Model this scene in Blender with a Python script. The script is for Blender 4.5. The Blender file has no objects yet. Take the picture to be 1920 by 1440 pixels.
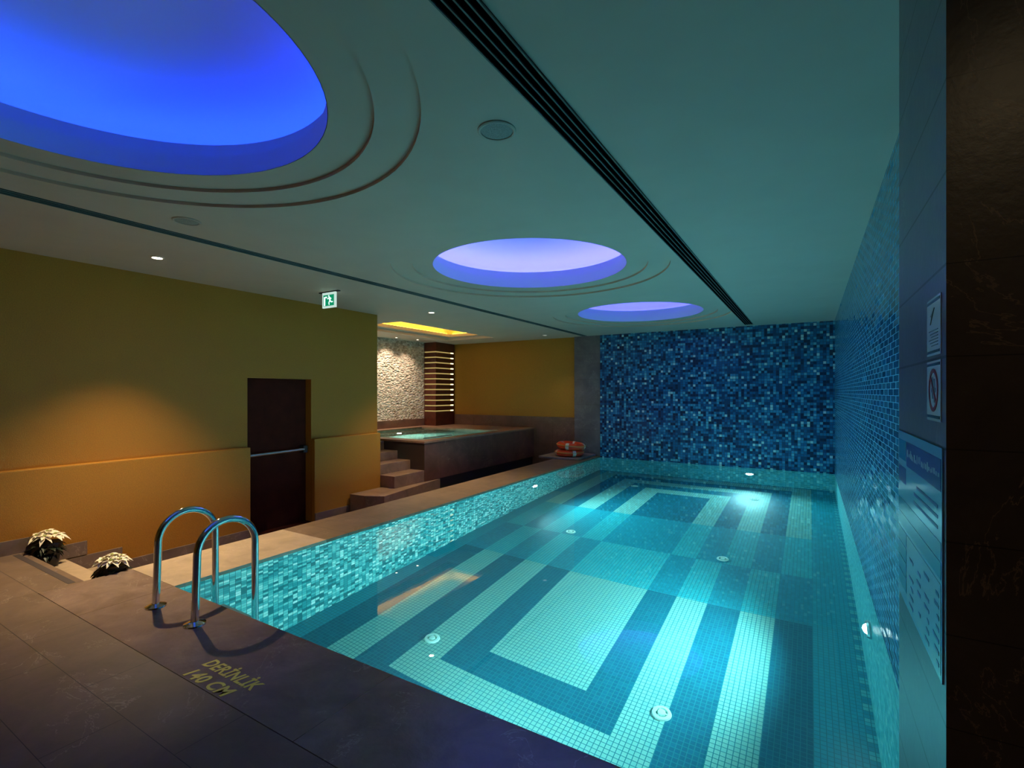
import bpy, bmesh, math, random
from mathutils import Vector, Matrix
from mathutils.geometry import tessellate_polygon
random.seed(7)
C = bpy.context.scene.collection
PI = math.pi

# ---------------------------------------------------------------- camera, world, exposure
F_PX = 926.0
YAW = math.atan((1519 - 960) / F_PX)
cam_d = bpy.data.cameras.new('camera')
cam = bpy.data.objects.new('camera', cam_d); C.objects.link(cam)
cam.location = (0, 0, 1.5); cam.rotation_euler = (PI / 2, 0, YAW)
cam_d.sensor_width = 36; cam_d.lens = F_PX / 1920 * 36; cam_d.shift_y = 15 / 1920
cam_d.clip_start = 0.05
bpy.context.scene.camera = cam
w = bpy.data.worlds.new('world'); bpy.context.scene.world = w; w.use_nodes = True
w.node_tree.nodes['Background'].inputs[0].default_value = (0, 0, 0, 1)
w.node_tree.nodes['Background'].inputs[1].default_value = 0
vs = bpy.context.scene.view_settings
vs.view_transform = 'Standard'; vs.look = 'None'; vs.gamma = 1; vs.use_curve_mapping = False
vs.exposure = 0.0
cy = bpy.context.scene.cycles
cy.max_bounces = 14; cy.diffuse_bounces = 8; cy.glossy_bounces = 5; cy.transmission_bounces = 8
cy.caustics_refractive = True; cy.caustics_reflective = False; cy.sample_clamp_indirect = 6

def lamp(name, kind, loc, energy, color, direction=(0, 0, -1), **kw):
    d = bpy.data.lights.new(name, kind); d.energy = energy; d.color = color
    for k, v in kw.items(): setattr(d, k, v)
    o = bpy.data.objects.new(name, d); C.objects.link(o); o.location = loc
    o.rotation_euler = Vector(direction).to_track_quat('-Z', 'Y').to_euler()
    return o

WARM = (1.0, 0.76, 0.42)
ZC = 2.83                      # ceiling height
ZW = -0.035                    # pool water level
ZF = -1.72                     # pool floor
SPOTS = [(-5.51, 2.36), (-5.40, 6.35), (-5.30, 10.26), (-5.51, -1.6)]
SPOT_W = [500, 330, 30, 110]
for (x, y), e in zip(SPOTS, SPOT_W):
    lamp('downlight_or_fill_beam', 'SPOT', (x, y, ZC - .02), e, WARM, (.13, -.02, -1), spot_size=math.radians(91), spot_blend=1.0, shadow_soft_size=.03)
lamp('downlight_or_fill_beam', 'SPOT', (.70, -.25, ZC - .02), 18, WARM, (0, .25, -1), spot_size=math.radians(130), spot_blend=1.0, shadow_soft_size=.03)  # unseen warm fill lamp, added to brighten the dark pillar front
TUBSPOTS = [(-8.6, 7.55), (-8.6, 8.25), (-8.6, 8.82), (-8.5, 9.46)]
for x, y in TUBSPOTS:
    lamp('downlight_or_fill_beam', 'SPOT', (x, y, ZC - .02), 75, (1, .80, .60), (-.12, 0, -1), spot_size=math.radians(105), spot_blend=.9, shadow_soft_size=.025)
POOLLAMPS = [((-4.22, 7.75, -.72), (1, 0, -.03)), ((.39, 4.6, -.72), (-1, 0, .04)), ((-1.04, 10.97, -.7), (0, -1, .03)), ((-1.9, 1.9, -.75), (.1, 1, -.12))]
PL_E = [450, 800, 380, 160]
for (p, d), e in zip(POOLLAMPS, PL_E):
    q = Vector(p) + Vector(d).normalized() * .07
    lamp('pool_light_beam', 'SPOT', q, e, (.36, .92, .97), d, spot_size=math.radians(140), spot_blend=.8, shadow_soft_size=.06)
lamp('tub_light_beam', 'SPOT', (-8.10, 8.4, .32), 160, (.55, 1, .85), (1, 0, -.1), spot_size=math.radians(160), spot_blend=.8, shadow_soft_size=.05)

# ---------------------------------------------------------------- node helpers
class NT:
    def __init__(s, name):
        s.m = bpy.data.materials.new(name); s.m.use_nodes = True
        s.t = s.m.node_tree; s.b = s.t.nodes['Principled BSDF']; s.out = s.t.nodes['Material Output']
    def n(s, kind, **kw):
        x = s.t.nodes.new(kind)
        for k, v in kw.items(): setattr(x, k, v)
        return x
    def put(s, sock, v):
        if isinstance(v, bpy.types.NodeSocket): s.t.links.new(v, sock)
        elif v is not None:
            if isinstance(v, (tuple, list)) and len(v) == 3 and sock.type == 'RGBA': v = (*v, 1)
            sock.default_value = v
    def math(s, op, a, b=None, c=None):
        x = s.n('ShaderNodeMath', operation=op); s.put(x.inputs[0], a)
        if b is not None: s.put(x.inputs[1], b)
        if c is not None: s.put(x.inputs[2], c)
        return x.outputs[0]
    def vmath(s, op, a, b=None, scale=None):
        x = s.n('ShaderNodeVectorMath', operation=op); s.put(x.inputs[0], a)
        if b is not None: s.put(x.inputs[1], b)
        if scale is not None: s.put(x.inputs['Scale'], scale)
        return x.outputs[0]
    def xyz(s):
        tc = s.n('ShaderNodeTexCoord'); sp = s.n('ShaderNodeSeparateXYZ'); s.t.links.new(tc.outputs['Object'], sp.inputs[0])
        return dict(x=sp.outputs[0], y=sp.outputs[1], z=sp.outputs[2], v=tc.outputs['Object'])
    def comb(s, a, b, c=0.0):
        x = s.n('ShaderNodeCombineXYZ'); s.put(x.inputs[0], a); s.put(x.inputs[1], b); s.put(x.inputs[2], c); return x.outputs[0]
    def mix(s, f, a, b):
        x = s.n('ShaderNodeMix', data_type='RGBA'); s.put(x.inputs[0], f); s.put(x.inputs[6], a); s.put(x.inputs[7], b); return x.outputs[2]
    def ramp(s, f, stops, interp='LINEAR'):
        x = s.n('ShaderNodeValToRGB'); cr = x.color_ramp; cr.interpolation = interp
        while len(cr.elements) < len(stops): cr.elements.new(.5)
        for e, (p, c) in zip(cr.elements, stops): e.position = p; e.color = (*c, 1) if len(c) == 3 else c
        s.put(x.inputs[0], f); return x.outputs[0]
    def noise(s, v, scale, detail=3, rough=.5, dist=0):
        x = s.n('ShaderNodeTexNoise'); s.put(x.inputs['Vector'], v); x.inputs['Scale'].default_value = scale
        x.inputs['Detail'].default_value = detail; x.inputs['Roughness'].default_value = rough; x.inputs['Distortion'].default_value = dist
        return x.outputs[0]
    def bump(s, h, strength=.2, dist=.01, normal=None):
        x = s.n('ShaderNodeBump'); x.inputs['Strength'].default_value = strength; x.inputs['Distance'].default_value = dist
        s.put(x.inputs['Height'], h)
        if normal is not None: s.put(x.inputs['Normal'], normal)
        return x.outputs[0]
    def set(s, **kw):
        names = dict(color='Base Color', rough='Roughness', metal='Metallic', normal='Normal', spec='Specular IOR Level', emis='Emission Color', emis_s='Emission Strength', coat='Coat Weight', coat_r='Coat Roughness', trans='Transmission Weight', ior='IOR')
        for k, v in kw.items(): s.put(s.b.inputs[names[k]], v)
        return s.m

def plain(name, color, rough=.5, metal=0, noise=0.0, bump=0.0, scale=20, coat=0):
    N = NT(name); p = N.xyz()
    nz = N.noise(p['v'], scale, 4)
    a = tuple(max(0, c * (1 - noise)) for c in color); b = tuple(min(1, c * (1 + noise)) for c in color)
    col = N.ramp(nz, [(.3, a), (.7, b)])
    kw = dict(color=col, rough=rough, metal=metal, coat=coat)
    if bump: kw['normal'] = N.bump(nz, bump, .01)
    return N.set(**kw)

def emissive(name, color, strength):
    N = NT(name); return N.set(color=(.02, .02, .02), emis=color, emis_s=strength)

def grid(N, u, v, su, sv, gw, brick=0.0, u0=0.0, v0=0.0, gu=None):
    """cell id vector and grout mask"""
    vv = N.math('DIVIDE', N.math('SUBTRACT', v, v0), sv); iv = N.math('FLOOR', vv)
    uu = N.math('DIVIDE', N.math('SUBTRACT', u, u0), su)
    if brick: uu = N.math('ADD', uu, N.math('MULTIPLY', N.math('FLOORED_MODULO', iv, 2.0), brick))
    iu = N.math('FLOOR', uu)
    fu = N.math('SUBTRACT', uu, iu); fv = N.math('SUBTRACT', vv, iv)
    def edge(fr, size):
        d = N.math('MINIMUM', fr, N.math('SUBTRACT', 1.0, fr))
        return N.math('LESS_THAN', d, gw / size)
    g = N.math('MAXIMUM', edge(fu, su * gw / (gu or gw)), edge(fv, sv))
    return iu, iv, g

def mosaic(name, ax, size, stops, grout, gw=.002, rough=.15, tilt=.06, brick=0.0, spec=.5, gu=None):
    N = NT(name); p = N.xyz()
    iu, iv, g = grid(N, p[ax[0]], p[ax[1]], size[0], size[1], gw, brick, gu=gu)
    wn = N.n('ShaderNodeTexWhiteNoise', noise_dimensions='2D'); N.put(wn.inputs['Vector'], N.comb(iu, iv))
    col = N.ramp(wn.outputs['Value'], stops, 'CONSTANT')
    col = N.mix(g, col, grout)
    geo = N.n('ShaderNodeNewGeometry')
    t = N.vmath('SUBTRACT', wn.outputs['Color'], (.5, .5, .5)); t = N.vmath('SCALE', t, scale=tilt)
    nrm = N.vmath('NORMALIZE', N.vmath('ADD', geo.outputs['Normal'], t))
    r = N.math('ADD', rough, N.math('MULTIPLY', g, .5))
    return N.set(color=col, rough=r, normal=nrm, spec=spec)

def stone(name, base, vein, ax='xy', tile=(.6, .3), off=(0, 0), joint=(.03, .025, .022), gw=.0016, rough=.38, vary=.25, brick=.5, veins=.5, bump=.12, spec=.4):
    N = NT(name); p = N.xyz()
    n1 = N.noise(p['v'], 3.5, 6, .62, .6)
    n2 = N.noise(p['v'], 28, 5, .6)
    dark = tuple(c * (1 - vary) for c in base); lite = tuple(c * (1 + vary) for c in base)
    col = N.ramp(n1, [(.3, dark), (.7, lite)])
    col = N.mix(N.math('MULTIPLY', n2, .35), col, tuple(c * .55 for c in base))
    nv = N.noise(p['v'], 2.1, 7, .6, 1.6)
    ridge = N.math('ABSOLUTE', N.math('SUBTRACT', nv, .5))
    mask = N.math('MULTIPLY', N.math('LESS_THAN', ridge, .0045), N.math('GREATER_THAN', N.noise(p['v'], 1.7, 2), .52))
    col = N.mix(N.math('MULTIPLY', mask, veins), col, vein)
    hgt = N.math('ADD', n2, N.math('MULTIPLY', n1, 1.5))
    if tile:
        iu, iv, g = grid(N, p[ax[0]], p[ax[1]], tile[0], tile[1], gw, brick, off[0], off[1])
        wn = N.n('ShaderNodeTexWhiteNoise', noise_dimensions='2D'); N.put(wn.inputs['Vector'], N.comb(iu, iv))
        col = N.mix(N.math('MULTIPLY', wn.outputs['Value'], .22), col, dark)
        col = N.mix(g, col, joint)
        hgt = N.math('SUBTRACT', hgt, N.math('MULTIPLY', g, 1.0))
    return N.set(color=col, rough=rough, normal=N.bump(hgt, bump, .006), spec=spec)

# ---------------------------------------------------------------- mesh helpers
class MB:
    def __init__(s): s.b = bmesh.new()
    def box(s, x0, x1, y0, y1, z0, z1):
        v = [s.b.verts.new(p) for p in ((x0,y0,z0),(x1,y0,z0),(x1,y1,z0),(x0,y1,z0),(x0,y0,z1),(x1,y0,z1),(x1,y1,z1),(x0,y1,z1))]
        for f in ((3,2,1,0),(4,5,6,7),(0,1,5,4),(1,2,6,5),(2,3,7,6),(3,0,4,7)): s.b.faces.new([v[i] for i in f])
        return s
    def prism(s, pts, z0, z1):
        lo = [s.b.verts.new((x, y, z0)) for x, y in pts]; hi = [s.b.verts.new((x, y, z1)) for x, y in pts]
        s.b.faces.new(lo[::-1]); s.b.faces.new(hi)
        n = len(pts)
        for i in range(n): s.b.faces.new((lo[i], lo[(i+1) % n], hi[(i+1) % n], hi[i]))
        return s
    def lathe(s, prof, cx=0, cy=0, cz=0, n=48, M=None, close=False):
        rings = []
        for r, z in prof:
            if r < 1e-6: rings.append([s.b.verts.new(s._m((cx, cy, cz + z), M))])
            else: rings.append([s.b.verts.new(s._m((cx + r * math.cos(2*PI*i/n), cy + r * math.sin(2*PI*i/n), cz + z), M)) for i in range(n)])
        prs = list(zip(rings[:-1], rings[1:]))
        if close: prs.append((rings[-1], rings[0]))
        for a, b in prs:
            for i in range(n):
                j = (i + 1) % n
                if len(a) == 1 and len(b) == 1: continue
                if len(a) == 1: s.b.faces.new((a[0], b[j], b[i]))
                elif len(b) == 1: s.b.faces.new((a[i], a[j], b[0]))
                else: s.b.faces.new((a[i], a[j], b[j], b[i]))
        return s
    def _m(s, p, M): return (M @ Vector(p)) if M is not None else p
    def tube(s, pts, r, n=14, caps=True):
        pts = [Vector(p) for p in pts]; rings = []; up = Vector((0, 0, 1)); prev = None
        for i, p in enumerate(pts):
            t = (pts[min(i+1, len(pts)-1)] - pts[max(i-1, 0)]).normalized()
            if prev is None:
                a = t.cross(up if abs(t.z) < .9 else Vector((1, 0, 0))).normalized()
            else:
                a = (prev - t * prev.dot(t)).normalized()
            prev = a; b = t.cross(a)
            rr = r[i] if isinstance(r, (list, tuple)) else r
            rings.append([s.b.verts.new(p + a * rr * math.cos(2*PI*k/n) + b * rr * math.sin(2*PI*k/n)) for k in range(n)])
        for A, B in zip(rings[:-1], rings[1:]):
            for k in range(n): s.b.faces.new((A[k], A[(k+1) % n], B[(k+1) % n], B[k]))
        if caps: s.b.faces.new(rings[0][::-1]); s.b.faces.new(rings[-1])
        return s
    def torus(s, R, r, cz=0, n=64, k=16, a0=0, a1=2*PI):
        full = abs(a1 - a0 - 2*PI) < 1e-6; rings = []
        for i in range(n if full else n + 1):
            a = a0 + (a1 - a0) * i / n
            rings.append([s.b.verts.new(((R + r*math.cos(2*PI*j/k))*math.cos(a), (R + r*math.cos(2*PI*j/k))*math.sin(a), cz + r*math.sin(2*PI*j/k))) for j in range(k)])
        m = len(rings)
        for i in range(m if full else m - 1):
            A, B = rings[i], rings[(i+1) % m]
            for j in range(k): s.b.faces.new((A[j], B[j], B[(j+1) % k], A[(j+1) % k]))
        if not full: s.b.faces.new(rings[0]); s.b.faces.new(rings[-1][::-1])
        return s
    def build(s, name, mat, parent=None, smooth=False, bevel=0, fix=True):
        if fix: bmesh.ops.recalc_face_normals(s.b, faces=s.b.faces)
        me = bpy.data.meshes.new(name); s.b.to_mesh(me); s.b.free()
        if smooth:
            for p in me.polygons: p.use_smooth = True
            try: me.set_sharp_from_angle(angle=math.radians(40))
            except Exception: pass
        o = bpy.data.objects.new(name, me); C.objects.link(o)
        if mat: me.materials.append(mat)
        if parent: o.parent = parent
        if bevel:
            b = o.modifiers.new('bevel', 'BEVEL'); b.width = bevel; b.segments = 2; b.limit_method = 'ANGLE'
        return o

def thing(name, label, cat, loc=(0, 0, 0), rz=0, group=None):
    o = bpy.data.objects.new(name, None); C.objects.link(o); o.location = loc; o.rotation_euler = (0, 0, rz)
    o.empty_display_size = .1
    return tag(o, label, cat, group)
def tag(o, label, cat, group=None, kind=None):
    o['label'] = label; o['category'] = cat
    if group: o['group'] = group
    if kind: o['kind'] = kind
    return o
def struct(o, label=None, cat=None):
    o['kind'] = 'structure'
    if label: o['label'] = label; o['category'] = cat or 'wall'
    return o
def dup(root, loc=None, label=None, rz=None):
    r = root.copy(); C.objects.link(r)
    if loc is not None: r.location = loc
    if rz is not None: r.rotation_euler = (0, 0, rz)
    if label: r['label'] = label
    for ch in list(root.children):
        c = ch.copy(); C.objects.link(c); c.parent = r
        for g in list(ch.children):
            d = g.copy(); C.objects.link(d); d.parent = c
    return r
def part_label(o, label): o['label'] = label; return o

def text_mesh(name, body, size, mat, parent=None, offset=0.0, shear=0.0, extrude=.001, align='LEFT', M=None, xs=1.0):
    cu = bpy.data.curves.new(name, 'FONT'); cu.body = body; cu.size = size; cu.offset = offset; cu.shear = shear
    cu.extrude = extrude; cu.align_x = align; cu.resolution_u = 3; cu.space_character = 1.07
    t = bpy.data.objects.new('tmp', cu); C.objects.link(t)
    bpy.context.view_layer.update()
    dg = bpy.context.evaluated_depsgraph_get()
    me = bpy.data.meshes.new_from_object(t.evaluated_get(dg)); me.name = name
    bpy.data.objects.remove(t); me.materials.clear(); me.materials.append(mat)
    if xs != 1.0: me.transform(Matrix.Diagonal((xs, 1, 1, 1)))
    if M is not None: me.transform(M)
    o = bpy.data.objects.new(name, me); C.objects.link(o)
    if parent: o.parent = parent
    return o

# ---------------------------------------------------------------- materials
m_ceil = plain('ceiling_paint', (.56, .48, .41), .65, noise=.03, scale=3)
m_yel = plain('ochre_plaster', (.39, .165, .010), .7, noise=.14, bump=.25, scale=110)
m_deck = stone('deck_stone', (.20, .135, .10), (.45, .36, .28), tile=(.9, .3), off=(0, 1.325), rough=.42)
m_cop = stone('coping_stone', (.27, .19, .16), (.5, .42, .34), tile=(2.3, 3), off=(-4.2, .5), brick=0, rough=.24, vary=.3, bump=.35)
m_pale = stone('pale_stone_tone', (.50, .37, .255), (.6, .5, .4), tile=None, rough=.5, vary=.2)
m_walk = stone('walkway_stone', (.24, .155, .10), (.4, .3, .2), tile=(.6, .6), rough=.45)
m_skirt = stone('skirting_stone', (.20, .14, .115), (.4, .33, .28), tile=None, rough=.35, vary=.3)
m_tubst = stone('tub_marble', (.165, .072, .052), (.4, .27, .18), ax='yz', tile=(.45, 2.0), off=(6.86, -.5), brick=0, rough=.3, vary=.35, joint=(.05,.03,.02))
m_tubtop = stone('tub_rim_marble', (.33, .185, .12), (.5, .36, .25), tile=None, rough=.3, vary=.2)
m_col = stone('column_stone', (.17, .135, .14), (.35, .3, .28), ax='xz', tile=(.7, .6), off=(-4.9, 0), brick=0, rough=.4, vary=.3)
m_pillar = stone('pillar_stone', (.165, .145, .175), (.3, .27, .26), ax='yz', tile=(1.2, .185), off=(.8, 1.571), brick=0, rough=.32, vary=.15, joint=(.035, .025, .025), gw=.003, spec=.25)
m_pillarf = stone('dark_marble', (.055, .037, .030), (.34, .22, .14), ax='xz', tile=(2.0, .185), off=(-1, 1.571), brick=0, rough=.35, vary=.35, veins=.3, joint=(.012, .008, .006), gw=.001)
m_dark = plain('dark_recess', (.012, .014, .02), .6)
BL = [(0, (.004, .022, .08)), (.16, (.007, .06, .17)), (.36, (.012, .115, .28)), (.58, (.022, .19, .40)), (.76, (.05, .30, .52)), (.90, (.12, .46, .62)), (.965, (.48, .74, .78))]
m_far = mosaic('blue_mosaic', 'xz', (.052, .052), BL, (.006, .02, .05), .0025, .2, .10)
BR = [(0, (.010, .08, .22)), (.25, (.016, .13, .32)), (.55, (.022, .18, .40)), (.8, (.04, .26, .48))]
m_rightw = mosaic('blue_brick_mosaic', 'yz', (.20, .037), BR, (.12, .44, .60), .0017, .16, .16, brick=.5, gu=.010)
TP = [(0, (.02, .20, .22)), (.18, (.05, .34, .36)), (.42, (.12, .50, .50)), (.66, (.26, .66, .62)), (.86, (.55, .85, .78)), (.95, (.8, .95, .88))]
m_poolx = mosaic('teal_pool_mosaic', 'yz', (.05, .05), TP, (.02, .16, .18), .002, .3, .05)
TQ = [(0, (.04, .34, .38)), (.3, (.08, .44, .47)), (.6, (.14, .52, .54)), (.9, (.26, .64, .62))]
m_pooly = mosaic('pale_pool_mosaic', 'xz', (.05, .05), TQ, (.04, .28, .30), .002, .3, .05)
m_poolr = mosaic('right_pool_mosaic', 'yz', (.05, .05), TQ, (.04, .28, .30), .002, .3, .05)
m_chrome = plain('chrome', (.75, .75, .75), .08, 1)
m_steel = plain('brushed_steel', (.55, .57, .6), .28, 1)
m_white = plain('white_enamel', (.75, .75, .72), .35)
m_fitting = plain('white_plastic', (.62, .82, .74), .4)
m_wood = plain('dark_door_wood', (.045, .009, .006), .9, noise=.3, scale=5)
m_colwood = plain('column_wood', (.10, .022, .010), .4, noise=.3, scale=8)
m_diff = plain('diffuser_metal', (.10, .14, .14), .5)

m_wood.node_tree.nodes['Principled BSDF'].inputs['Specular IOR Level'].default_value = .08

def floor_mat():
    N = NT('striped_floor_mosaic'); p = N.xyz(); S = .31 / 8
    x0, x1, y0, y1 = -2.46, -1.53, 3.68, 9.37
    iu, iv, g = grid(N, p['x'], p['y'], S, S, .0028, 0, x0, y0)
    X = N.math('ADD', N.math('MULTIPLY', N.math('ADD', iu, .5), S), x0)
    Y = N.math('ADD', N.math('MULTIPLY', N.math('ADD', iv, .5), S), y0)
    d = N.math('MINIMUM', N.math('MINIMUM', N.math('SUBTRACT', X, x0), N.math('SUBTRACT', x1, X)), N.math('MINIMUM', N.math('SUBTRACT', Y, y0), N.math('SUBTRACT', y1, Y)))
    d = N.math('MINIMUM', d, 0.0)
    par = N.math('FLOORED_MODULO', N.math('FLOOR', N.math('DIVIDE', d, .31)), 2.0)
    f = N.math('DIVIDE', N.math('SUBTRACT', Y, 0.0), 12.0)
    A = N.ramp(f, [(0, (1, 1, 1)), (5.42/12, (.74, .74, .74)), (6.45/12, (.30, .30, .30)), (7.75/12, (0, 0, 0))], 'CONSTANT')
    v = N.math('ADD', A, N.math('MULTIPLY', par, N.math('SUBTRACT', 1.0, N.math('MULTIPLY', A, 2.0))))
    outer = N.math('MAXIMUM', N.math('GREATER_THAN', X, .02), N.math('LESS_THAN', X, -4.01))
    v = N.math('ADD', N.math('MULTIPLY', v, N.math('SUBTRACT', 1.0, outer)), N.math('MULTIPLY', outer, .42))
    dash = N.math('MULTIPLY', N.math('GREATER_THAN', X, .345), N.math('GREATER_THAN', N.math('FRACT', N.math('DIVIDE', Y, S * 4)), .5))
    v = N.math('ADD', v, N.math('MULTIPLY', dash, .5))
    v = N.math('SUBTRACT', v, N.math('MULTIPLY', N.math('GREATER_THAN', X, .345), .12))
    wn = N.n('ShaderNodeTexWhiteNoise', noise_dimensions='2D'); N.put(wn.inputs['Vector'], N.comb(iu, iv))
    v = N.math('ADD', v, N.math('MULTIPLY', N.math('SUBTRACT', wn.outputs['Value'], .5), .10))
    col = N.ramp(v, [(0, (.005, .12, .19)), (.30, (.012, .27, .36)), (.74, (.035, .41, .46)), (1, (.25, .50, .44))])
    col = N.mix(g, col, (.02, .20, .24))
    return N.set(color=col, rough=.35)
m_floor = floor_mat()

def water_mat(name, tint, bump=.02, scale=2.2):
    N = NT(name); p = N.xyz()
    gl = N.n('ShaderNodeBsdfGlass'); gl.inputs['Color'].default_value = (*tint, 1); gl.inputs['Roughness'].default_value = 0; gl.inputs['IOR'].default_value = 1.33
    N.put(gl.inputs['Normal'], N.bump(N.noise(p['v'], scale, 2), bump, .01))
    N.t.links.new(gl.outputs[0], N.out.inputs[0]); return N.m
m_water = water_mat('pool_water', (.90, 1, 1), .03, 2.5)
m_tubwater = water_mat('tub_water', (.9, 1, .98), .3, 9)

# ---------------------------------------------------------------- floor, deck and copings
b = MB(); b.box(-6.4, 1.2, -3, 1.325, -.3, 0); b.box(-6.4, -4.93, 1.325, 1.6, -.3, 0)
struct(b.build('floor', m_deck), 'brown stone tiled deck in front of the pool', 'floor')
b = MB(); b.box(-4.93, 1.2, 1.328, 1.915, -.03, 0); b.box(-4.93, 1.2, 1.328, 1.87, -.6, -.03)
struct(b.build('trim_1', m_cop), 'wide stone coping along the near end of the pool', 'pool edge')
b = MB(); b.box(-4.93, -4.205, 1.918, 3.32, -.03, 0); b.box(-4.93, -4.25, 1.87, 3.32, -.6, -.03)  # near stretch of the side coping, drawn paler than the rest
struct(b.build('trim_2', m_pale), 'paler stretch of stone coping left of the ladder', 'pool edge')
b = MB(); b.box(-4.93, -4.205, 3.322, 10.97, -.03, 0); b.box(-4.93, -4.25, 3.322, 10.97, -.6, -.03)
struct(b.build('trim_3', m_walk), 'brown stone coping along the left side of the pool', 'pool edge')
b = MB(); b.box(-6.4, -4.93, 1.6, 11.05, -.6, -.45); b.box(-8.95, -6.4, 6.1, 11.05, -.6, -.45)
struct(b.build('floor_walkway', m_walk), 'sunken brown walkway between pool coping and ochre wall', 'floor')

# stairs down to the walkway
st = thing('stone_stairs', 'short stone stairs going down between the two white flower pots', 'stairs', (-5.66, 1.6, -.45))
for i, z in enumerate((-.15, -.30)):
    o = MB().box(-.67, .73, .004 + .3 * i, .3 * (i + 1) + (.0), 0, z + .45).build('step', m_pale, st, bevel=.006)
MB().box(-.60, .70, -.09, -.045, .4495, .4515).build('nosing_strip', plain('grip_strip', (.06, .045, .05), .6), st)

# ---------------------------------------------------------------- walls
b = MB(); b.box(-6.8, -6.4, -3, 3.8, -.6, 2.9); b.box(-6.8, -6.4, 4.78, 6.1, -.6, 2.9); b.box(-6.8, -6.4, 3.8, 4.78, 1.69, 2.9)
b.box(-9.3, -6.8, 5.7, 6.1, -.6, 2.9)
wl = struct(b.build('wall_left', m_yel), 'ochre plaster wall with the dark door', 'wall')
b = MB(); b.box(-6.4, -6.32, -3, 3.8, -.6, .77); b.box(-6.4, -6.32, 4.78, 6.1, -.6, .80)
struct(b.build('trim_4', m_yel, bevel=.012), 'thicker ochre lower band of the left wall', 'wall')
b = MB()
b.prism([(-6.32, -3), (-6.30, -3), (-6.30, 1.77), (-6.32, 1.77)], 0, .13)
b.prism([(-6.32, 1.602), (-6.30, 1.602), (-6.30, 2.07), (-6.32, 2.07)], -.15, -.015)
b.prism([(-6.32, 1.905), (-6.30, 1.905), (-6.30, 2.37), (-6.32, 2.37)], -.3, -.16)
b.prism([(-6.32, 2.2), (-6.30, 2.2), (-6.30, 3.8), (-6.32, 3.8)], -.45, -.31)
b.prism([(-6.32, 4.78), (-6.30, 4.78), (-6.30, 5.55), (-6.32, 5.55)], -.45, -.31)
struct(b.build('baseboard_left', m_skirt), 'stone skirting stepping down along the ochre wall', 'baseboard')
b = MB(); b.box(-9.3, -8.95, 6.1, 11.4, -.6, 2.9)
def pebble():
    N = NT('pebble_cladding'); p = N.xyz()
    v = N.n('ShaderNodeTexVoronoi'); N.put(v.inputs['Vector'], N.vmath('MULTIPLY', p['v'], (22, 16, 26))); v.inputs['Scale'].default_value = 1
    sep = N.n('ShaderNodeSeparateColor'); N.put(sep.inputs[0], v.outputs['Color'])
    col = N.ramp(sep.outputs[0], [(0, (.42, .32, .24)), (.5, (.62, .5, .40)), (1, (.82, .70, .58))])
    h = N.math('ADD', N.math('MULTIPLY', N.math('SUBTRACT', 1.0, v.outputs['Distance']), 1.0), N.math('MULTIPLY', sep.outputs[1], .8))
    return N.set(color=col, rough=.8, normal=N.bump(h, 1.0, .035))
struct(b.build('wall_alcove', pebble()), 'pale rough pebble clad wall behind the hot tub', 'wall')
b = MB(); b.box(-8.95, -4.87, 11.05, 11.4, -.6, 2.9)
struct(b.build('wall_back', m_yel), 'ochre far wall beyond the hot tub', 'wall')
m_wains = stone('wainscot_marble', (.19, .10, .07), (.4, .27, .18), ax='xz', tile=(.6, 2.5), off=(-4.87, -.6), brick=0, rough=.35, vary=.3)
struct(MB().box(-8.53, -4.875, 11.02, 11.05, -.45, .88).build('trim_5', m_wains), 'brown marble wainscot on the far ochre wall', 'wainscot')
struct(MB().box(-8.95, -8.92, 6.1, 10.2, .45, .79).build('baseboard_alcove', m_wains), 'brown marble skirting below the pebble wall', 'baseboard')
struct(MB().box(-4.87, -4.215, 10.975, 11.4, -.6, 2.9).build('wall_column', m_col), 'grey brown stone column between ochre and blue walls', 'column')
struct(MB().box(-4.215, .6, 10.97, 11.4, ZW + .005, 2.9).build('wall_far', m_far), 'dark blue mosaic wall at the far end of the pool', 'wall')
struct(MB().box(.39, .7, 1.9, 10.97, ZW + .005, 2.9).build('wall_right', m_rightw), 'blue mosaic wall along the right of the pool', 'wall')
pil = MB(); pil.box(.2325, .9, 1.292, 1.9, -.01, 2.9)
pilo = pil.build('wall_pillar', m_pillar)
for f in pilo.data.polygons: pass
pilo.data.materials.append(m_pillarf)
for f in pilo.data.polygons:
    if f.normal.y < -.5: f.material_index = 1
struct(pilo, 'tiled stone pillar in the right foreground carrying the signs', 'pillar')
struct(MB().box(.9, 1.4, 1.292, 1.9, 0, 2.9).build('wall_side', m_pillarf), 'dark marble wall at the right edge', 'wall')
struct(MB().box(1.2, 1.4, -3.2, 1.292, -.3, 2.9).build('wall_entrance', m_pillarf))
struct(MB().box(-6.8, 1.4, -3.2, -3, -.3, 2.9).build('wall_rear', m_yel))

# door
dr = thing('door_1', 'dark wooden emergency door set into the ochre wall', 'door', (-6.53, 4.29, -.45)); dr['kind'] = 'structure'
MB().box(-.05, 0, -.485, .485, .012, 2.135).build('door_leaf', m_wood, dr, bevel=.003)
b = MB(); b.box(-.12, -.0, -.49, -.485, 0, 2.14); b.box(-.12, -.0, .485, .49, 0, 2.14); b.box(-.12, 0, -.49, .49, 2.135, 2.14); b.box(-.12, .13, -.49, .49, .0, .012)
b.build('door_frame', m_wood, dr)
pb = MB(); pb.tube([(.085, -.44, 1.09), (.085, .40, 1.10)], .02)
pbo = pb.build('panic_bar', m_steel, dr, smooth=True)
b = MB(); b.box(0.002, .10, .38, .45, 1.05, 1.15); b.box(0.002, .10, -.46, -.42, 1.05, 1.13); b.build('bar_bracket', m_dark, pbo, bevel=.004)

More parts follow.
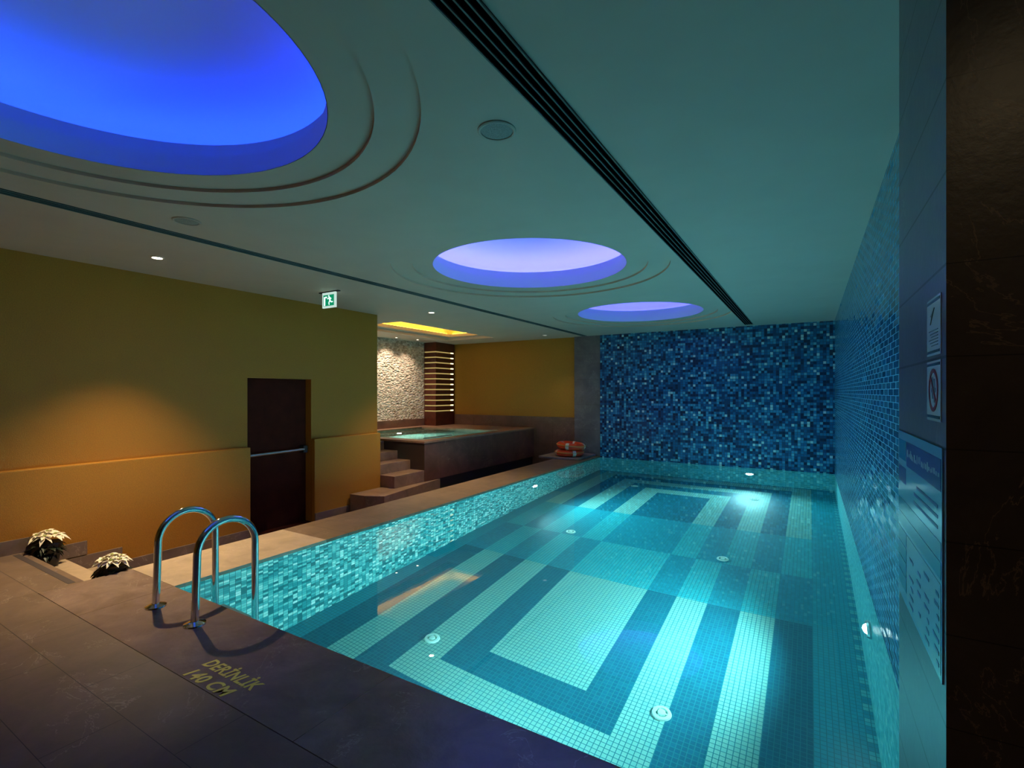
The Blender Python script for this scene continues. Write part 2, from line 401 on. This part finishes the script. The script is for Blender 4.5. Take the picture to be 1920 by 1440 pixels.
# ---------------------------------------------------------------- ceiling
DOMES = [(-2.70, .80), (-2.66, 4.77), (-2.55, 8.49)]
R0, R1, R2 = 1.49, 1.27, 1.05
TR = (-8.05, -6.62, 6.9, 10.12)      # light tray above the tub
def ceiling():
    bm = bmesh.new(); n = 96
    def ring(c, r, z): return [bm.verts.new((c[0] + r*math.cos(2*PI*i/n), c[1] + r*math.sin(2*PI*i/n), z)) for i in range(n)]
    out = [bm.verts.new(p) for p in ((-9.3, -3.2, ZC), (1.4, -3.2, ZC), (1.4, 11.4, ZC), (-9.3, 11.4, ZC))]
    loops = [out]
    for c in DOMES: loops.append(ring(c, R0, ZC))
    tray = [bm.verts.new(p) for p in ((TR[0], TR[2], ZC), (TR[1], TR[2], ZC), (TR[1], TR[3], ZC), (TR[0], TR[3], ZC))]
    loops.append(tray)
    allv = [v for l in loops for v in l]
    for t in tessellate_polygon([[v.co for v in l] for l in loops]):
        try: bm.faces.new([allv[i] for i in t])
        except ValueError: pass
    def band(a, b, mi=0):
        k = len(a)
        for i in range(k): bm.faces.new((a[i], a[(i+1) % k], b[(i+1) % k], b[i])).material_index = mi
    for c, a in zip(DOMES, loops[1:4]):
        z = ZC
        for r_in in (R1, R2):
            up = ring(c, (R0 if r_in == R1 else R1), z + .022); band(a, up, 1); z += .022
            a = ring(c, r_in, z); band(up, a)
    # stepped tray
    def rect(x0, x1, y0, y1, z): return [bm.verts.new(p) for p in ((x0, y0, z), (x1, y0, z), (x1, y1, z), (x0, y1, z))]
    a = rect(*TR, ZC + .07); band(tray, a)
    b2 = rect(TR[0] + .2, TR[1] - .2, TR[2] + .2, TR[3] - .17, ZC + .07); band(a, b2)
    c2 = rect(TR[0] + .2, TR[1] - .2, TR[2] + .2, TR[3] - .17, ZC + .14); band(b2, c2)
    me = bpy.data.meshes.new('ceiling'); bm.to_mesh(me); bm.free(); me.materials.append(m_ceil); me.materials.append(plain('riser_warm_light', (.80, .50, .38), .6))  # tan riser colour paints in warm light bounced off the deck
    o = bpy.data.objects.new('ceiling', me); C.objects.link(o); return o
struct(ceiling(), 'white plaster ceiling with ringed light recesses', 'ceiling')

# light coves (blue lit domes)
m_dome = plain('dome_paint', (.68, .68, .70), .7)
BLUE = [((.014, .066, 1), 21), ((.115, .115, 1), 44), ((.10, .10, 1), 24)]
labs = ['largest round ceiling dome glowing deep blue at the upper left', 'middle round ceiling dome glowing lavender blue', 'farthest and smallest looking ceiling dome glowing blue near the mosaic wall']
for i, (c, lab) in enumerate(zip(DOMES, labs)):
    t = thing('ceiling_dome', lab, 'ceiling light', (c[0], c[1], ZC + .044), 0, 'blue lit round domes in the ceiling')
    MB().lathe([(R2, 0), (R2, .12), (R2 + .05, .12), (R2 + .05, .215), (R2 + .07, .215), (R2 + .07, .09), (R2 + .27, .09), (R2 + .29, .09), (R2 + .29, .004), (R2 + .003, .004), (R2 + .003, 0)], n=96, close=True).build('lip', m_dome, t, smooth=True)
    prof = [(R2 + .27, .09), (R2 + .27, .30)]
    for k in range(1, 13):
        a = k / 12 * PI / 2
        prof.append((max(0, (R2 + .27) * math.cos(a)), .30 + .32 * math.sin(a)))
    prof[-1] = (0, .62)
    MB().lathe(prof, n=96).build('dome', m_dome, t, smooth=True, fix=False)
    MB().torus(R2 + .16, .018, .13, n=96, k=8).build('light_strip', emissive('blue_strip_%s' % 'abc'[i], BLUE[i][0], BLUE[i][1]), t, smooth=True)

# light tray above the tub
t = thing('ceiling_light_tray', 'rectangular ceiling tray glowing warm yellow above the hot tub', 'ceiling light', (0, 0, 0))
x0, x1, y0, y1 = TR[0] + .2, TR[1] - .2, TR[2] + .2, TR[3] - .17
zt = ZC + .14
b = MB(); b.box(x0 - .25, x1 + .25, y0 - .25, y1 + .25, zt + .16, zt + .20)
b.box(x0 - .25, x0 - .22, y0 - .25, y1 + .25, zt, zt + .16); b.box(x1 + .22, x1 + .25, y0 - .25, y1 + .25, zt, zt + .16)
b.box(x0 - .22, x1 + .22, y0 - .25, y0 - .22, zt, zt + .16); b.box(x0 - .22, x1 + .22, y1 + .22, y1 + .25, zt, zt + .16)
b.build('tray', m_dome, t)
b = MB()
b.box(x0 - .16, x0 - .10, y0, y1, zt + .002, zt + .03); b.box(x1 + .10, x1 + .16, y0, y1, zt + .002, zt + .03)
b.box(x0, x1, y1 + .10, y1 + .16, zt + .002, zt + .03); b.box(x0, x1, y0 - .16, y0 - .10, zt + .002, zt + .03)
b.build('light_strip', emissive('yellow_strip', (1, .46, .02), 14), t)

# linear air diffusers
m_slotshade = NT('diffuser_slot_shade').set(color=(.001, .001, .0015), rough=1.0, spec=0.0)
def diffuser(label, xa, xb, ya, yb, gaps):
    t = thing('linear_air_diffuser', label, 'air vent', ((xa + xb) / 2, (ya + yb) / 2, ZC), 0, 'long slot diffusers in the ceiling')
    W = (xb - xa) / 2; L = (yb - ya) / 2
    MB().box(-W, W, -L, L, -.004, 0).build('slot_shade_plate', m_slotshade, t)  # solid black plate, its colour stands in for shade inside hollow slots
    fw = .0065; step = (2 * W - fw) / gaps
    for k in range(gaps + 1):
        xk = -W + k * step
        MB().box(xk, xk + fw, -L, L, -.012, -.004).build('rail', m_diff, t)
diffuser('long four slot black air diffuser running over the pool', -1.10, -.955, -1.5, 10.7, 4)
diffuser('long narrow black air diffuser nearer the ochre wall', -4.61, -4.52, -2.5, 10.9, 2)

# downlights
m_bulb = emissive('warm_bulb', (1, .80, .55), 25)
m_bulbdim = emissive('warm_bulb_dim', (1, .85, .65), 1.2)
def downlight(loc, label, group, r=.045, mat=m_bulb):
    t = thing('recessed_downlight', label, 'downlight', (loc[0], loc[1], ZC), 0, group)
    MB().lathe([(r, -.001), (r + .014, -.001), (r + .014, -.006), (r, -.012)], n=28, close=True).build('trim_ring', m_white, t, smooth=True)
    MB().lathe([(0, -.002), (r - .001, -.002), (r - .001, -.006), (0, -.006)], n=28).build('lens', mat, t)
    return t
GD = 'recessed downlights beside the ochre wall'
downlight(SPOTS[0], 'bright recessed downlight above the ochre wall left of the green exit sign', GD)
downlight(SPOTS[1], 'bright recessed downlight right of the green exit sign, before the hot tub', GD)
downlight(SPOTS[2], 'dim recessed downlight in front of the far ochre wall', GD, mat=m_bulbdim)
GT = 'small spots over the pebble wall'
downlight(TUBSPOTS[2], 'small spotlight over the pebble wall, nearer the ochre wall corner', GT, .028)
downlight(TUBSPOTS[3], 'small spotlight over the pebble wall, beside the slatted light column', GT, .028)

# ceiling speakers
m_grille = plain('speaker_grille', (.28, .30, .29), .6, noise=.3, scale=160)
def speaker(x, y, label):
    t = thing('ceiling_speaker', label, 'ceiling speaker', (x, y, ZC), 0, 'round ceiling speakers')
    MB().lathe([(.082, 0), (.097, 0), (.097, -.006), (.090, -.010), (.082, -.008)], n=48, close=True).build('trim_ring', m_ceil, t, smooth=True)
    MB().lathe([(0, -.001), (.082, -.001), (.080, -.005), (0, -.011)], n=48).build('grille', m_grille, t, smooth=True)
speaker(-1.364, 2.11, 'round grey ceiling speaker between two blue domes and the four slot diffuser')
speaker(-4.15, 1.98, 'round ceiling speaker beside the narrow diffuser below the largest blue dome')

# exit sign
ex = thing('exit_sign', 'small lit green and white exit sign hanging from the ceiling', 'sign', (-5.45, 4.35, ZC))
MB().box(-.19, .19, -.02, .02, -.012, 0).build('mount_plate', m_dark, ex)
MB().box(-.13, .13, -.012, .012, -.215, -.012).build('panel', emissive('sign_white', (.75, 1, .9), .75), ex, bevel=.003)
MB().box(-.105, .105, -.0145, -.0122, -.19, -.045).build('green_field', emissive('sign_green', (.0, .28, .13), 1.0), ex)
m_sw = emissive('sign_glow_white', (.7, 1, .88), 1.6)
# door shape and running figure
b = MB(); b.box(-.092, -.066, -.016, -.0146, -.185, -.07); b.box(-.066, -.03, -.016, -.0146, -.085, -.066); b.build('door_pictogram', m_sw, ex)
b = MB()
def limb(p, q, wd):
    P, Q = Vector((p[0], 0, p[1])), Vector((q[0], 0, q[1])); d = (Q - P).normalized(); nn = Vector((-d.z, 0, d.x)) * wd / 2
    vs_ = [P + nn, P - nn, Q - nn, Q + nn]
    f0 = [b.b.verts.new((v.x, -.0146, v.z)) for v in vs_]; f1 = [b.b.verts.new((v.x, -.016, v.z)) for v in vs_]
    b.b.faces.new(f0); b.b.faces.new(f1[::-1])
    for i in range(4): b.b.faces.new((f0[i], f0[(i+1) % 4], f1[(i+1) % 4], f1[i]))
limb((.015, -.075), (.03, -.125), .026); limb((.03, -.125), (.005, -.15), .016); limb((.005, -.15), (.015, -.178), .014)
limb((.03, -.125), (.062, -.145), .016); limb((.062, -.145), (.085, -.14), .013); limb((.015, -.082), (-.022, -.10), .012); limb((.018, -.08), (.055, -.10), .012)
for k in range(8):
    a = k * PI / 4; limb((.006, -.062), (.006 + .011 * math.cos(a), -.062 + .011 * math.sin(a)), .009)
b.build('running_figure', m_sw, ex)

# ---------------------------------------------------------------- swimming pool
pool = thing('swimming_pool', 'large turquoise mosaic swimming pool with nested striped floor', 'swimming pool', (0, 0, 0))
MB().box(-4.3, .5, 1.8, 11.1, ZF - .08, ZF).build('pool_floor', m_floor, pool)
def pw(args, m, lab):
    part_label(MB().box(*args).build('pool_wall', m, pool), lab)
pw((-4.249, -4.22, 1.872, 10.999, ZF + .001, -.031), m_poolx, 'teal and white mosaic side wall')
pw((.39, .42, 1.872, 10.999, ZF + .001, ZW + .004), m_poolr, 'pale turquoise mosaic right wall')
pw((-4.22, .39, 10.97, 10.999, ZF + .001, ZW + .004), m_pooly, 'pale turquoise mosaic far wall')
pw((-4.22, .39, 1.872, 1.9, ZF + .001, -.031), m_pooly, 'pale turquoise mosaic near wall')
bm = bmesh.new(); vsx = [bm.verts.new(p) for p in ((-4.22, 1.9, ZW), (.39, 1.9, ZW), (.39, 10.97, ZW), (-4.22, 10.97, ZW))]; bm.faces.new(vsx)
me = bpy.data.meshes.new('pool_water'); bm.to_mesh(me); bm.free(); me.materials.append(m_water)
o = bpy.data.objects.new('pool_water', me); C.objects.link(o); tag(o, 'still clear turquoise water filling the swimming pool', 'water')

# underwater lamps
m_pl = emissive('pool_lamp_glow', (.75, 1, 1), 45)
pll = ['glowing underwater lamp in the left pool wall', 'glowing underwater lamp in the right pool wall by the pillar', 'glowing underwater lamp in the far pool wall', 'underwater lamp in the near pool wall']
for (p, d), lab in zip(POOLLAMPS, pll):
    dv = Vector((d[0], d[1], 0)).normalized()
    if abs(dv.y) > .5: dv = Vector((0, math.copysign(1, dv.y), 0))
    M = dv.to_track_quat('Z', 'Y').to_matrix().to_4x4()
    t = thing('underwater_light', lab, 'pool light', p, 0, 'round underwater pool lights')
    MB().lathe([(.07, 0), (.115, 0), (.115, .012), (.10, .028), (.07, .022)], n=36, close=True, M=M).build('trim_ring', m_steel, t, smooth=True)
    MB().lathe([(0, .001), (.069, .001), (.069, .02), (.045, .042), (0, .052)], n=36, M=M).build('lens', m_pl, t, smooth=True)

# floor inlets
inl = [(-3.01, 3.55, 'front left one'), (-.95, 3.74, 'front right one'), (-2.98, 6.59, 'left one halfway down the pool'), (-.93, 6.61, 'right one halfway down the pool'), (-3.0, 9.7, 'left one at the far end'), (-.84, 9.67, 'right one at the far end')]
first = None
for x, y, lab in inl:
    L = 'round white inlet fitting in the pool floor, ' + lab
    if first is None:
        first = thing('floor_inlet', L, 'pool inlet', (x, y, ZF), 0, 'round inlets in the pool floor')
        MB().lathe([(.042, 0), (.072, 0), (.068, .014), (.045, .018)], n=32, close=True).build('flange', m_fitting, first, smooth=True)
        b = MB(); b.lathe([(0, .001), (.030, .001), (.028, .022), (0, .026)], n=24)
        for k in range(3):
            a = k * 2 * PI / 3; ca, sa = math.cos(a), math.sin(a)
            b.prism([(.02*ca - .006*sa, .02*sa + .006*ca), (.046*ca - .006*sa, .046*sa + .006*ca), (.046*ca + .006*sa, .046*sa - .006*ca), (.02*ca + .006*sa, .02*sa - .006*ca)], .004, .014)
        b.build('cap', m_fitting, first, smooth=True)
    else: dup(first, (x, y, ZF), L)

# pool ladder
lad = thing('pool_ladder', 'chrome pool ladder with two arched handrails at the near left corner', 'pool ladder', (-3.66, 1.67, 0))
for sx in (-.26, .26):
    pts = [(sx, 0, 0.004), (sx, .01, .25), (sx, .015, .42)]
    rr = .195; cyy = .015 + rr; cz = .44
    for k in range(17):
        a = PI - k * PI / 16; pts.append((sx, cyy + rr * math.cos(a), cz + rr * math.sin(a)))
    pts += [(sx, cyy + rr, .2), (sx, cyy + rr, -.3), (sx, cyy + rr, -1.25), (sx, .235, -1.32)]
    h = MB().tube(pts, .0235, 18).build('handrail', m_chrome, lad, smooth=True)
    MB().lathe([(.024, .024), (.032, .022), (.064, .009), (.066, 0), (.024, 0)], sx, 0, 0, n=32, close=True).build('flange', m_chrome, h, smooth=True)
for k, z in enumerate((-.35, -.62, -.89)):
    MB().box(-.24, .24, .385, .455, z, z + .025).build('tread', m_steel, lad, bevel=.004)

# depth marking on the coping
m_ytext = plain('yellow_paint', (.95, .80, .12), .5)
dm = thing('depth_marking', 'yellow painted depth lettering DERINLIK 140 CM on the stone coping', 'floor marking', (-2.87, 1.445, .0005))
text_mesh('upper_line', 'DER\u0130NL\u0130K', .098, m_ytext, dm, offset=.0026, shear=.25, extrude=.0005, xs=.96)
text_mesh('lower_line', '140 CM', .098, m_ytext, dm, offset=.0026, shear=.25, extrude=.0005, xs=1.16, M=Matrix.Translation((.0, -.103, 0)))

# ---------------------------------------------------------------- hot tub and its steps
XT, YT, ZT = -6.0, 6.86, .60
tub = thing('hot_tub', 'raised brown marble hot tub in the alcove', 'hot tub', (0, 0, 0))
WB = (-8.62, -6.25, 7.12, 9.75)      # basin opening
b = MB(); b.box(XT - .03, XT, YT, 11.02, -.13, ZT - .035); b.box(-8.95, XT - .03, YT, YT + .03, -.45, ZT - .035)
b.build('side_panel', m_tubst, tub)
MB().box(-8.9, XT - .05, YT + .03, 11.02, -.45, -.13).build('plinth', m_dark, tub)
b = MB()
b.box(-8.92, WB[0], YT - .01, 11.02, ZT - .035, ZT); b.box(WB[1], XT + .01, YT - .01, 11.02, ZT - .035, ZT)
b.box(WB[0], WB[1], YT - .01, WB[2], ZT - .035, ZT); b.box(WB[0], WB[1], WB[3], 11.02, ZT - .035, ZT)
b.build('rim', m_tubtop, tub)
m_basin = mosaic('basin_mosaic', 'xy', (.05, .05), [(0, (.25, .42, .38)), (.5, (.4, .55, .48)), (.8, (.6, .7, .62))], (.15, .22, .2), .002, .4, .03)
b = MB()
b.box(WB[0] - .04, WB[0], WB[2], WB[3], -.1, ZT - .036); b.box(WB[1], WB[1] + .04, WB[2], WB[3], -.1, ZT - .036)
b.box(WB[0], WB[1], WB[2] - .04, WB[2], -.1, ZT - .036); b.box(WB[0], WB[1], WB[3], WB[3] + .04, -.1, ZT - .036)
b.box(WB[0], WB[1], WB[2], WB[3], -.12, -.08)
b.box(WB[0], WB[0] + .4, WB[2], WB[3], -.08, .2)
b.build('basin', m_basin, tub)
# short inner handrail edge
MB().tube([(-6.27, 7.15, ZT + .02), (-6.27, 8.0, ZT + .02)], .012).build('grab_rail', m_steel, tub, smooth=True)
bm = bmesh.new(); vsx = [bm.verts.new(p) for p in ((WB[0], WB[2], ZT - .03), (WB[1], WB[2], ZT - .03), (WB[1], WB[3], ZT - .03), (WB[0], WB[3], ZT - .03))]; bm.faces.new(vsx)
me = bpy.data.meshes.new('tub_water'); bm.to_mesh(me); bm.free(); me.materials.append(m_tubwater)
o = bpy.data.objects.new('tub_water', me); C.objects.link(o); tag(o, 'pale green water filled to the rim of the hot tub', 'water')

m_step = stone('step_marble', (.27, .165, .115), (.45, .32, .22), tile=None, rough=.35, vary=.35)
sp = thing('tub_steps', 'brown marble steps climbing to the hot tub beside the wall end', 'steps', (0, 0, 0))
MB().prism([(-6.30, 5.42), (-5.97, 5.44), (-5.70, 5.58), (-5.97, 7.27), (-6.0, 6.86), (-6.30, 6.85)], -.45, -.13).build('step', m_step, sp, bevel=.006)
for xf, z0, z1 in ((-6.0, -.13, .075), (-6.34, .075, .245), (-6.66, .245, .40)):
    MB().box(-7.0, xf, 6.102, YT - .001, z0, z1).build('step', m_step, sp, bevel=.006)
MB().box(-8.94, -7.0, 6.102, YT - .012, -.45, .56).build('landing', m_step, sp, bevel=.006)

# slatted light column
lc = thing('slatted_light_column', 'dark wooden corner column with twelve glowing horizontal slots', 'column', (0, 0, 0))
X1c, Y0c = -8.54, 10.22
b = MB(); b.box(-8.95, X1c - .03, Y0c + .03, 11.05, ZT, 2.83); b.build('core', m_dark, lc)
z_lo, z_hi, nS = .99, 2.575, 12
dz = (z_hi - z_lo) / (nS - 1); gap = .030
zs = [z_lo + dz * k for k in range(nS)]
edges = [ZT] + [v for z in zs for v in (z - gap / 2, z + gap / 2)] + [2.83]
for k in range(0, len(edges), 2):
    MB().box(-8.95, X1c, Y0c, 11.02, edges[k], edges[k + 1]).build('slat', m_colwood, lc)
m_slot = emissive('slot_glow', (1, .72, .22), .42)
m_slotb = emissive('slot_glow_bright', (1, .85, .42), 2.6)
for z in zs:
    s = MB(); s.box(-8.93, X1c - .012, Y0c + .012, Y0c + .03, z - gap / 2, z + gap / 2); s.box(X1c - .03, X1c - .012, Y0c + .03, 10.98, z - gap / 2, z + gap / 2)
    so = s.build('light_slot', m_slot, lc)
    MB().box(X1c - .012, X1c - .003, 10.86, 10.98, z - gap / 2, z + gap / 2).build('lamp', m_slotb, so)

# ---------------------------------------------------------------- life rings on their ledge
led = MB().box(-5.3, -4.32, 9.95, 10.97, 0.0, .045).build('stone_ledge', stone('ledge_stone', (.30, .25, .24), (.4, .36, .34), tile=None, rough=.35), bevel=.006)
tag(led, 'low grey stone ledge under the orange life rings by the column', 'ledge')
m_or = plain('orange_shell', (.75, .055, .012), .28, noise=.08)
m_band = plain('reflective_band', (.75, .62, .55), .35)
m_rope = plain('rope', (.55, .40, .08), .7)
def life_ring(label, loc, tilt, rz):
    t = thing('life_ring', label, 'life ring', loc, rz, 'orange life rings stacked by the column')
    t.rotation_euler = (tilt[0], tilt[1], rz)
    s = MB().torus(.245, .085, 0, 56, 18); bmesh.ops.scale(s.b, vec=(1, 1, .85), verts=s.b.verts); s.build('ring', m_or, t, smooth=True)
    for k in range(4):
        a = k * PI / 2 + .5
        q = MB().torus(.245, .0875, 0, 6, 18, a - .12, a + .12); bmesh.ops.scale(q.b, vec=(1, 1, .85), verts=q.b.verts); q.build('band', m_band, t, smooth=True)
    pts = [(( .325 + .018 * abs(math.sin(2 * (i/48*2*PI) - 1))) * math.cos(i/48*2*PI), (.325 + .018 * abs(math.sin(2 * (i/48*2*PI) - 1))) * math.sin(i/48*2*PI), .02) for i in range(49)]
    MB().tube(pts, .006, 8, False).build('rope', m_rope, t, smooth=True)
life_ring('lower orange life ring lying flat on the grey stone ledge', (-4.72, 10.36, .045 + .073), (0, 0), .3)
life_ring('upper orange life ring resting on top of the other one', (-4.68, 10.37, .045 + .073 * 2 + .085), (.06, .04), 1.2)

# ---------------------------------------------------------------- white poinsettias
m_bract = plain('cream_bract', (.88, .80, .64), .5, noise=.08)
m_leaf = plain('dark_leaf', (.006, .014, .005), .5, noise=.4)
m_pot = plain('black_pot', (.006, .005, .005), .45)
m_bud = plain('green_bud', (.28, .36, .04), .5)
def leaf(b, base, az, el, L, Wd, droop=.4, twist=0):
    d = Vector((math.cos(az) * math.cos(el), math.sin(az) * math.cos(el), math.sin(el)))
    side = Vector((-math.sin(az), math.cos(az), 0)); up = side.cross(d) * -1
    prof = [0, .55, .95, 1, .75, .38, 0]; rows = []
    for i, pw_ in enumerate(prof):
        s = i / (len(prof) - 1); c = Vector(base) + d * L * s - Vector((0, 0, 1)) * droop * L * s * s
        sd = side * math.cos(twist) + up * math.sin(twist)
        rows.append((c - sd * Wd / 2 * pw_ + Vector((0, 0, .12 * Wd * pw_)), c, c + sd * Wd / 2 * pw_ + Vector((0, 0, .12 * Wd * pw_))))
    vr = [[b.b.verts.new(p) for p in r] for r in rows]
    for A, B in zip(vr[:-1], vr[1:]):
        b.b.faces.new((A[0], A[1], B[1], B[0])); b.b.faces.new((A[1], A[2], B[2], B[1]))
def poinsettia(label, loc, rz, seed, sc=1.0, lift=.0):
    rnd = random.Random(seed)
    t = thing('potted_poinsettia', label, 'potted plant', loc, rz, 'white poinsettias at the stairs')
    MB().lathe([(0, 0), (.085, 0), (.115, .10 + lift), (.122, .105 + lift), (.118, .115 + lift), (.10, .105 + lift), (.0, .10 + lift)], n=28).build('pot', m_pot, t, smooth=True)
    b = MB()
    for k in range(95):
        a = rnd.uniform(0, 2*PI); r = rnd.uniform(.0, .07)
        leaf(b, (r * math.cos(a), r * math.sin(a), rnd.uniform(.07, .14) + rnd.uniform(.3, 1) * lift), a + rnd.uniform(-.4, .4), rnd.uniform(-.1, .6), rnd.uniform(.10, .15), rnd.uniform(.05, .07), rnd.uniform(.3, .9))
    b.build('foliage', m_leaf, t, fix=False)
    heads = [(0, 0, .225 + lift)] + [(.085 * math.cos(a), .085 * math.sin(a), .185 + lift + rnd.uniform(-.01, .02)) for a in [k * 2 * PI / 6 + .3 for k in range(6)]]
    for hx, hy, hz in heads:
        b = MB(); out = math.atan2(hy, hx) if (hx or hy) else 0
        for layer, (nl, el, L) in enumerate(((6, .05, .105), (5, .5, .075))):
            for k in range(nl):
                az = k * 2 * PI / nl + rnd.uniform(-.25, .25) + layer * .5
                tilt = .35 * math.cos(az - out) if (hx or hy) else 0
                leaf(b, (hx, hy, hz), az, el - tilt + rnd.uniform(-.15, .15), L * rnd.uniform(.85, 1.15), .042, .35, rnd.uniform(-.3, .3))
        ho = b.build('flower_head', m_bract, t, fix=False)
        q = MB()
        for k in range(5):
            a = k * 2 * PI / 5; q.lathe([(0, -.006), (.005, -.003), (.006, .003), (0, .008)], hx + .009 * math.cos(a), hy + .009 * math.sin(a), hz + .012, n=6)
        q.build('bud', m_bud, ho)
    t.scale = (sc, sc, sc)
poinsettia('white poinsettia in black pot on the top step against the ochre wall', (-6.18, 1.73, -.15), .2, 3, .90, .14)
poinsettia('white poinsettia in black pot on the top step, at the coping side near the ladder', (-5.035, 1.82, -.15), 1.4, 11, .80, .12)

# ---------------------------------------------------------------- signs on the pillar (face X = .2325)
XP = .2325
m_pap = plain('sign_white', (.72, .78, .80), .25); m_bar = plain('sign_dark_bar', (.02, .09, .14), .3)
m_dgreen = plain('sign_dark_green', (.01, .06, .04), .3); m_red = plain('sign_red', (.35, .01, .03), .3)
m_txt = plain('sign_text_grey', (.10, .16, .18), .4)
def onface(b, y0, y1, z0, z1, dx=.001, t=.0008): b.box(-dx - t, -dx, y0, y1, z0, z1)
PX = Matrix(((0, 0, -1, 0), (-1, 0, 0, 0), (0, 1, 0, 0), (0, 0, 0, 1)))   # text x -> -Y, text y -> Z, facing -X
s1 = thing('information_sign', 'small white sign with a dark green arrow on the pillar', 'sign', (XP, 1.40, 1.643))
MB().box(-.0018, 0, -.068, .068, -.063, .063).build('board', m_pap, s1)
for z in (.052, -.058):
    b = MB(); onface(b, -.062, .062, z, z + .006, .0018); b.build('border_bar', m_bar, s1)
b = MB()
vv = [(-.028, .044), (-.028, .028), (-.006, .028), (-.006, .044 - .028), (.03, .036 - .005), (-.006, .052 - .004), (-.006, .044)]
lo = [b.b.verts.new((-.0019, y * -1, z)) for y, z in [(-.03, .024), (.012, .040), (-.03, .006), (-.014, .023)]]
b.b.faces.new(lo); 
lo2 = [b.b.verts.new((-.003, v.co.y, v.co.z)) for v in lo]; b.b.faces.new(lo2[::-1])
for i in range(4): b.b.faces.new((lo[i], lo[(i+1) % 4], lo2[(i+1) % 4], lo2[i]))
b.build('arrow', m_dgreen, s1)
for k in range(6):
    b = MB(); onface(b, -.045, .045 - (k % 3) * .012, -.010 - k * .0065, -.008 - k * .0065, .0018); b.build('text_line', m_txt, s1)
s2 = thing('prohibition_sign', 'small white sign with a red crossed circle on the pillar, below the arrow sign', 'sign', (XP, 1.40, 1.505))
MB().box(-.0018, 0, -.068, .068, -.068, .063).build('board', m_pap, s2)
for z in (.052, -.062):
    b = MB(); onface(b, -.062, .062, z, z + .006, .0018); b.build('border_bar', m_bar, s2)
Mx = Matrix(((0, 0, -1, -.0018), (0, 1, 0, 0), (1, 0, 0, -.001), (0, 0, 0, 1)))
b = MB(); b.lathe([(.038, 0), (.047, 0), (.047, .0012), (.038, .0012)], n=40, close=True, M=Mx)
for i in range(1):
    a = PI / 4
    pts = [(-.04, -.0035), (.04, -.0035), (.04, .0035), (-.04, .0035)]
    vs4 = [(x * math.cos(a) - y * math.sin(a), x * math.sin(a) + y * math.cos(a)) for x, y in pts]
    A = [b.b.verts.new((-.0019, p[0], p[1])) for p in vs4]; B = [b.b.verts.new((-.003, p[0], p[1])) for p in vs4]
    b.b.faces.new(A); b.b.faces.new(B[::-1])
    for k in range(4): b.b.faces.new((A[k], A[(k+1) % 4], B[(k+1) % 4], B[k]))
b.build('red_circle', m_red, s2)
b = MB(); onface(b, -.02, .02, -.006, .004, .0018, .0006); onface(b, -.012, -.004, -.028, .024, .0018, .0005); onface(b, .004, .012, -.02, .028, .0018, .0005); b.build('pictogram', m_txt, s2)

po = thing('pool_rules_poster', 'large blue glossy pool rules poster on the pillar', 'poster', (XP, 1.60, 1.14))
N = NT('poster_pale_blue'); m_pb = N.set(color=(.26, .56, .76), rough=.16, spec=.5)
N = NT('poster_navy'); m_pn = N.set(color=(.010, .04, .30), rough=.3, spec=.2)
N = NT('poster_white'); m_pw = N.set(color=(.60, .78, .85), rough=.25, spec=.3)
MB().box(-.003, 0, -.288, .288, -.235, .245).build('board', m_pb, po)
b = MB(); onface(b, -.280, .14, .155, .222, .003); b.build('header_band', m_pn, po)
N = NT('poster_blue'); m_pm = N.set(color=(.02, .26, .50), rough=.2, spec=.4)
for z0, z1 in ((.012, .050), (-.026, .009)):
    b = MB(); onface(b, -.280, .280, z0, z1, .003, .0006); b.build('blue_row', m_pm, po)
for k in range(4):
    b = MB(); onface(b, .145, .280, -.075 - k * .042, -.036 - k * .042, .003, .0006); b.build('blue_cell', m_pm, po)
for z0, z1 in ((.165, .222), (.10, .145)):
    b = MB(); onface(b, .155, .275, z0, z1, .003, .0005); b.build('emblem_box', m_pm if z0 > .15 else m_pn, po)
b = MB(); onface(b, -.278, .135, -.222, -.036, .003, .0006); b.build('table_panel', plain('poster_panel', (.34, .60, .74), .2), po)
rnd = random.Random(5)
b = MB(); y = .125
while y > -.26:
    wd = rnd.uniform(.006, .016); h0 = rnd.uniform(.178, .184); onface(b, y - wd, y, h0, h0 + rnd.uniform(.008, .022), .0038, .0003); y -= wd + rnd.uniform(.003, .012)
b.build('header_marks', m_pw, po)
for i in range(7):
    for j in range(4):
        if j == 0 or rnd.random() < .75:
            b = MB(); y = -.265 + j * .1; onface(b, y, y + rnd.uniform(.02, .06), -.212 + i * .024, -.204 + i * .024, .0037, .0004)
            b.build('table_entry', m_pn, po)
for i in range(3):
    b = MB(); onface(b, -.25, .1 - rnd.uniform(0, .15), .072 + i * .022, .079 + i * .022, .003, .0005); b.build('text_line', m_pn, po)
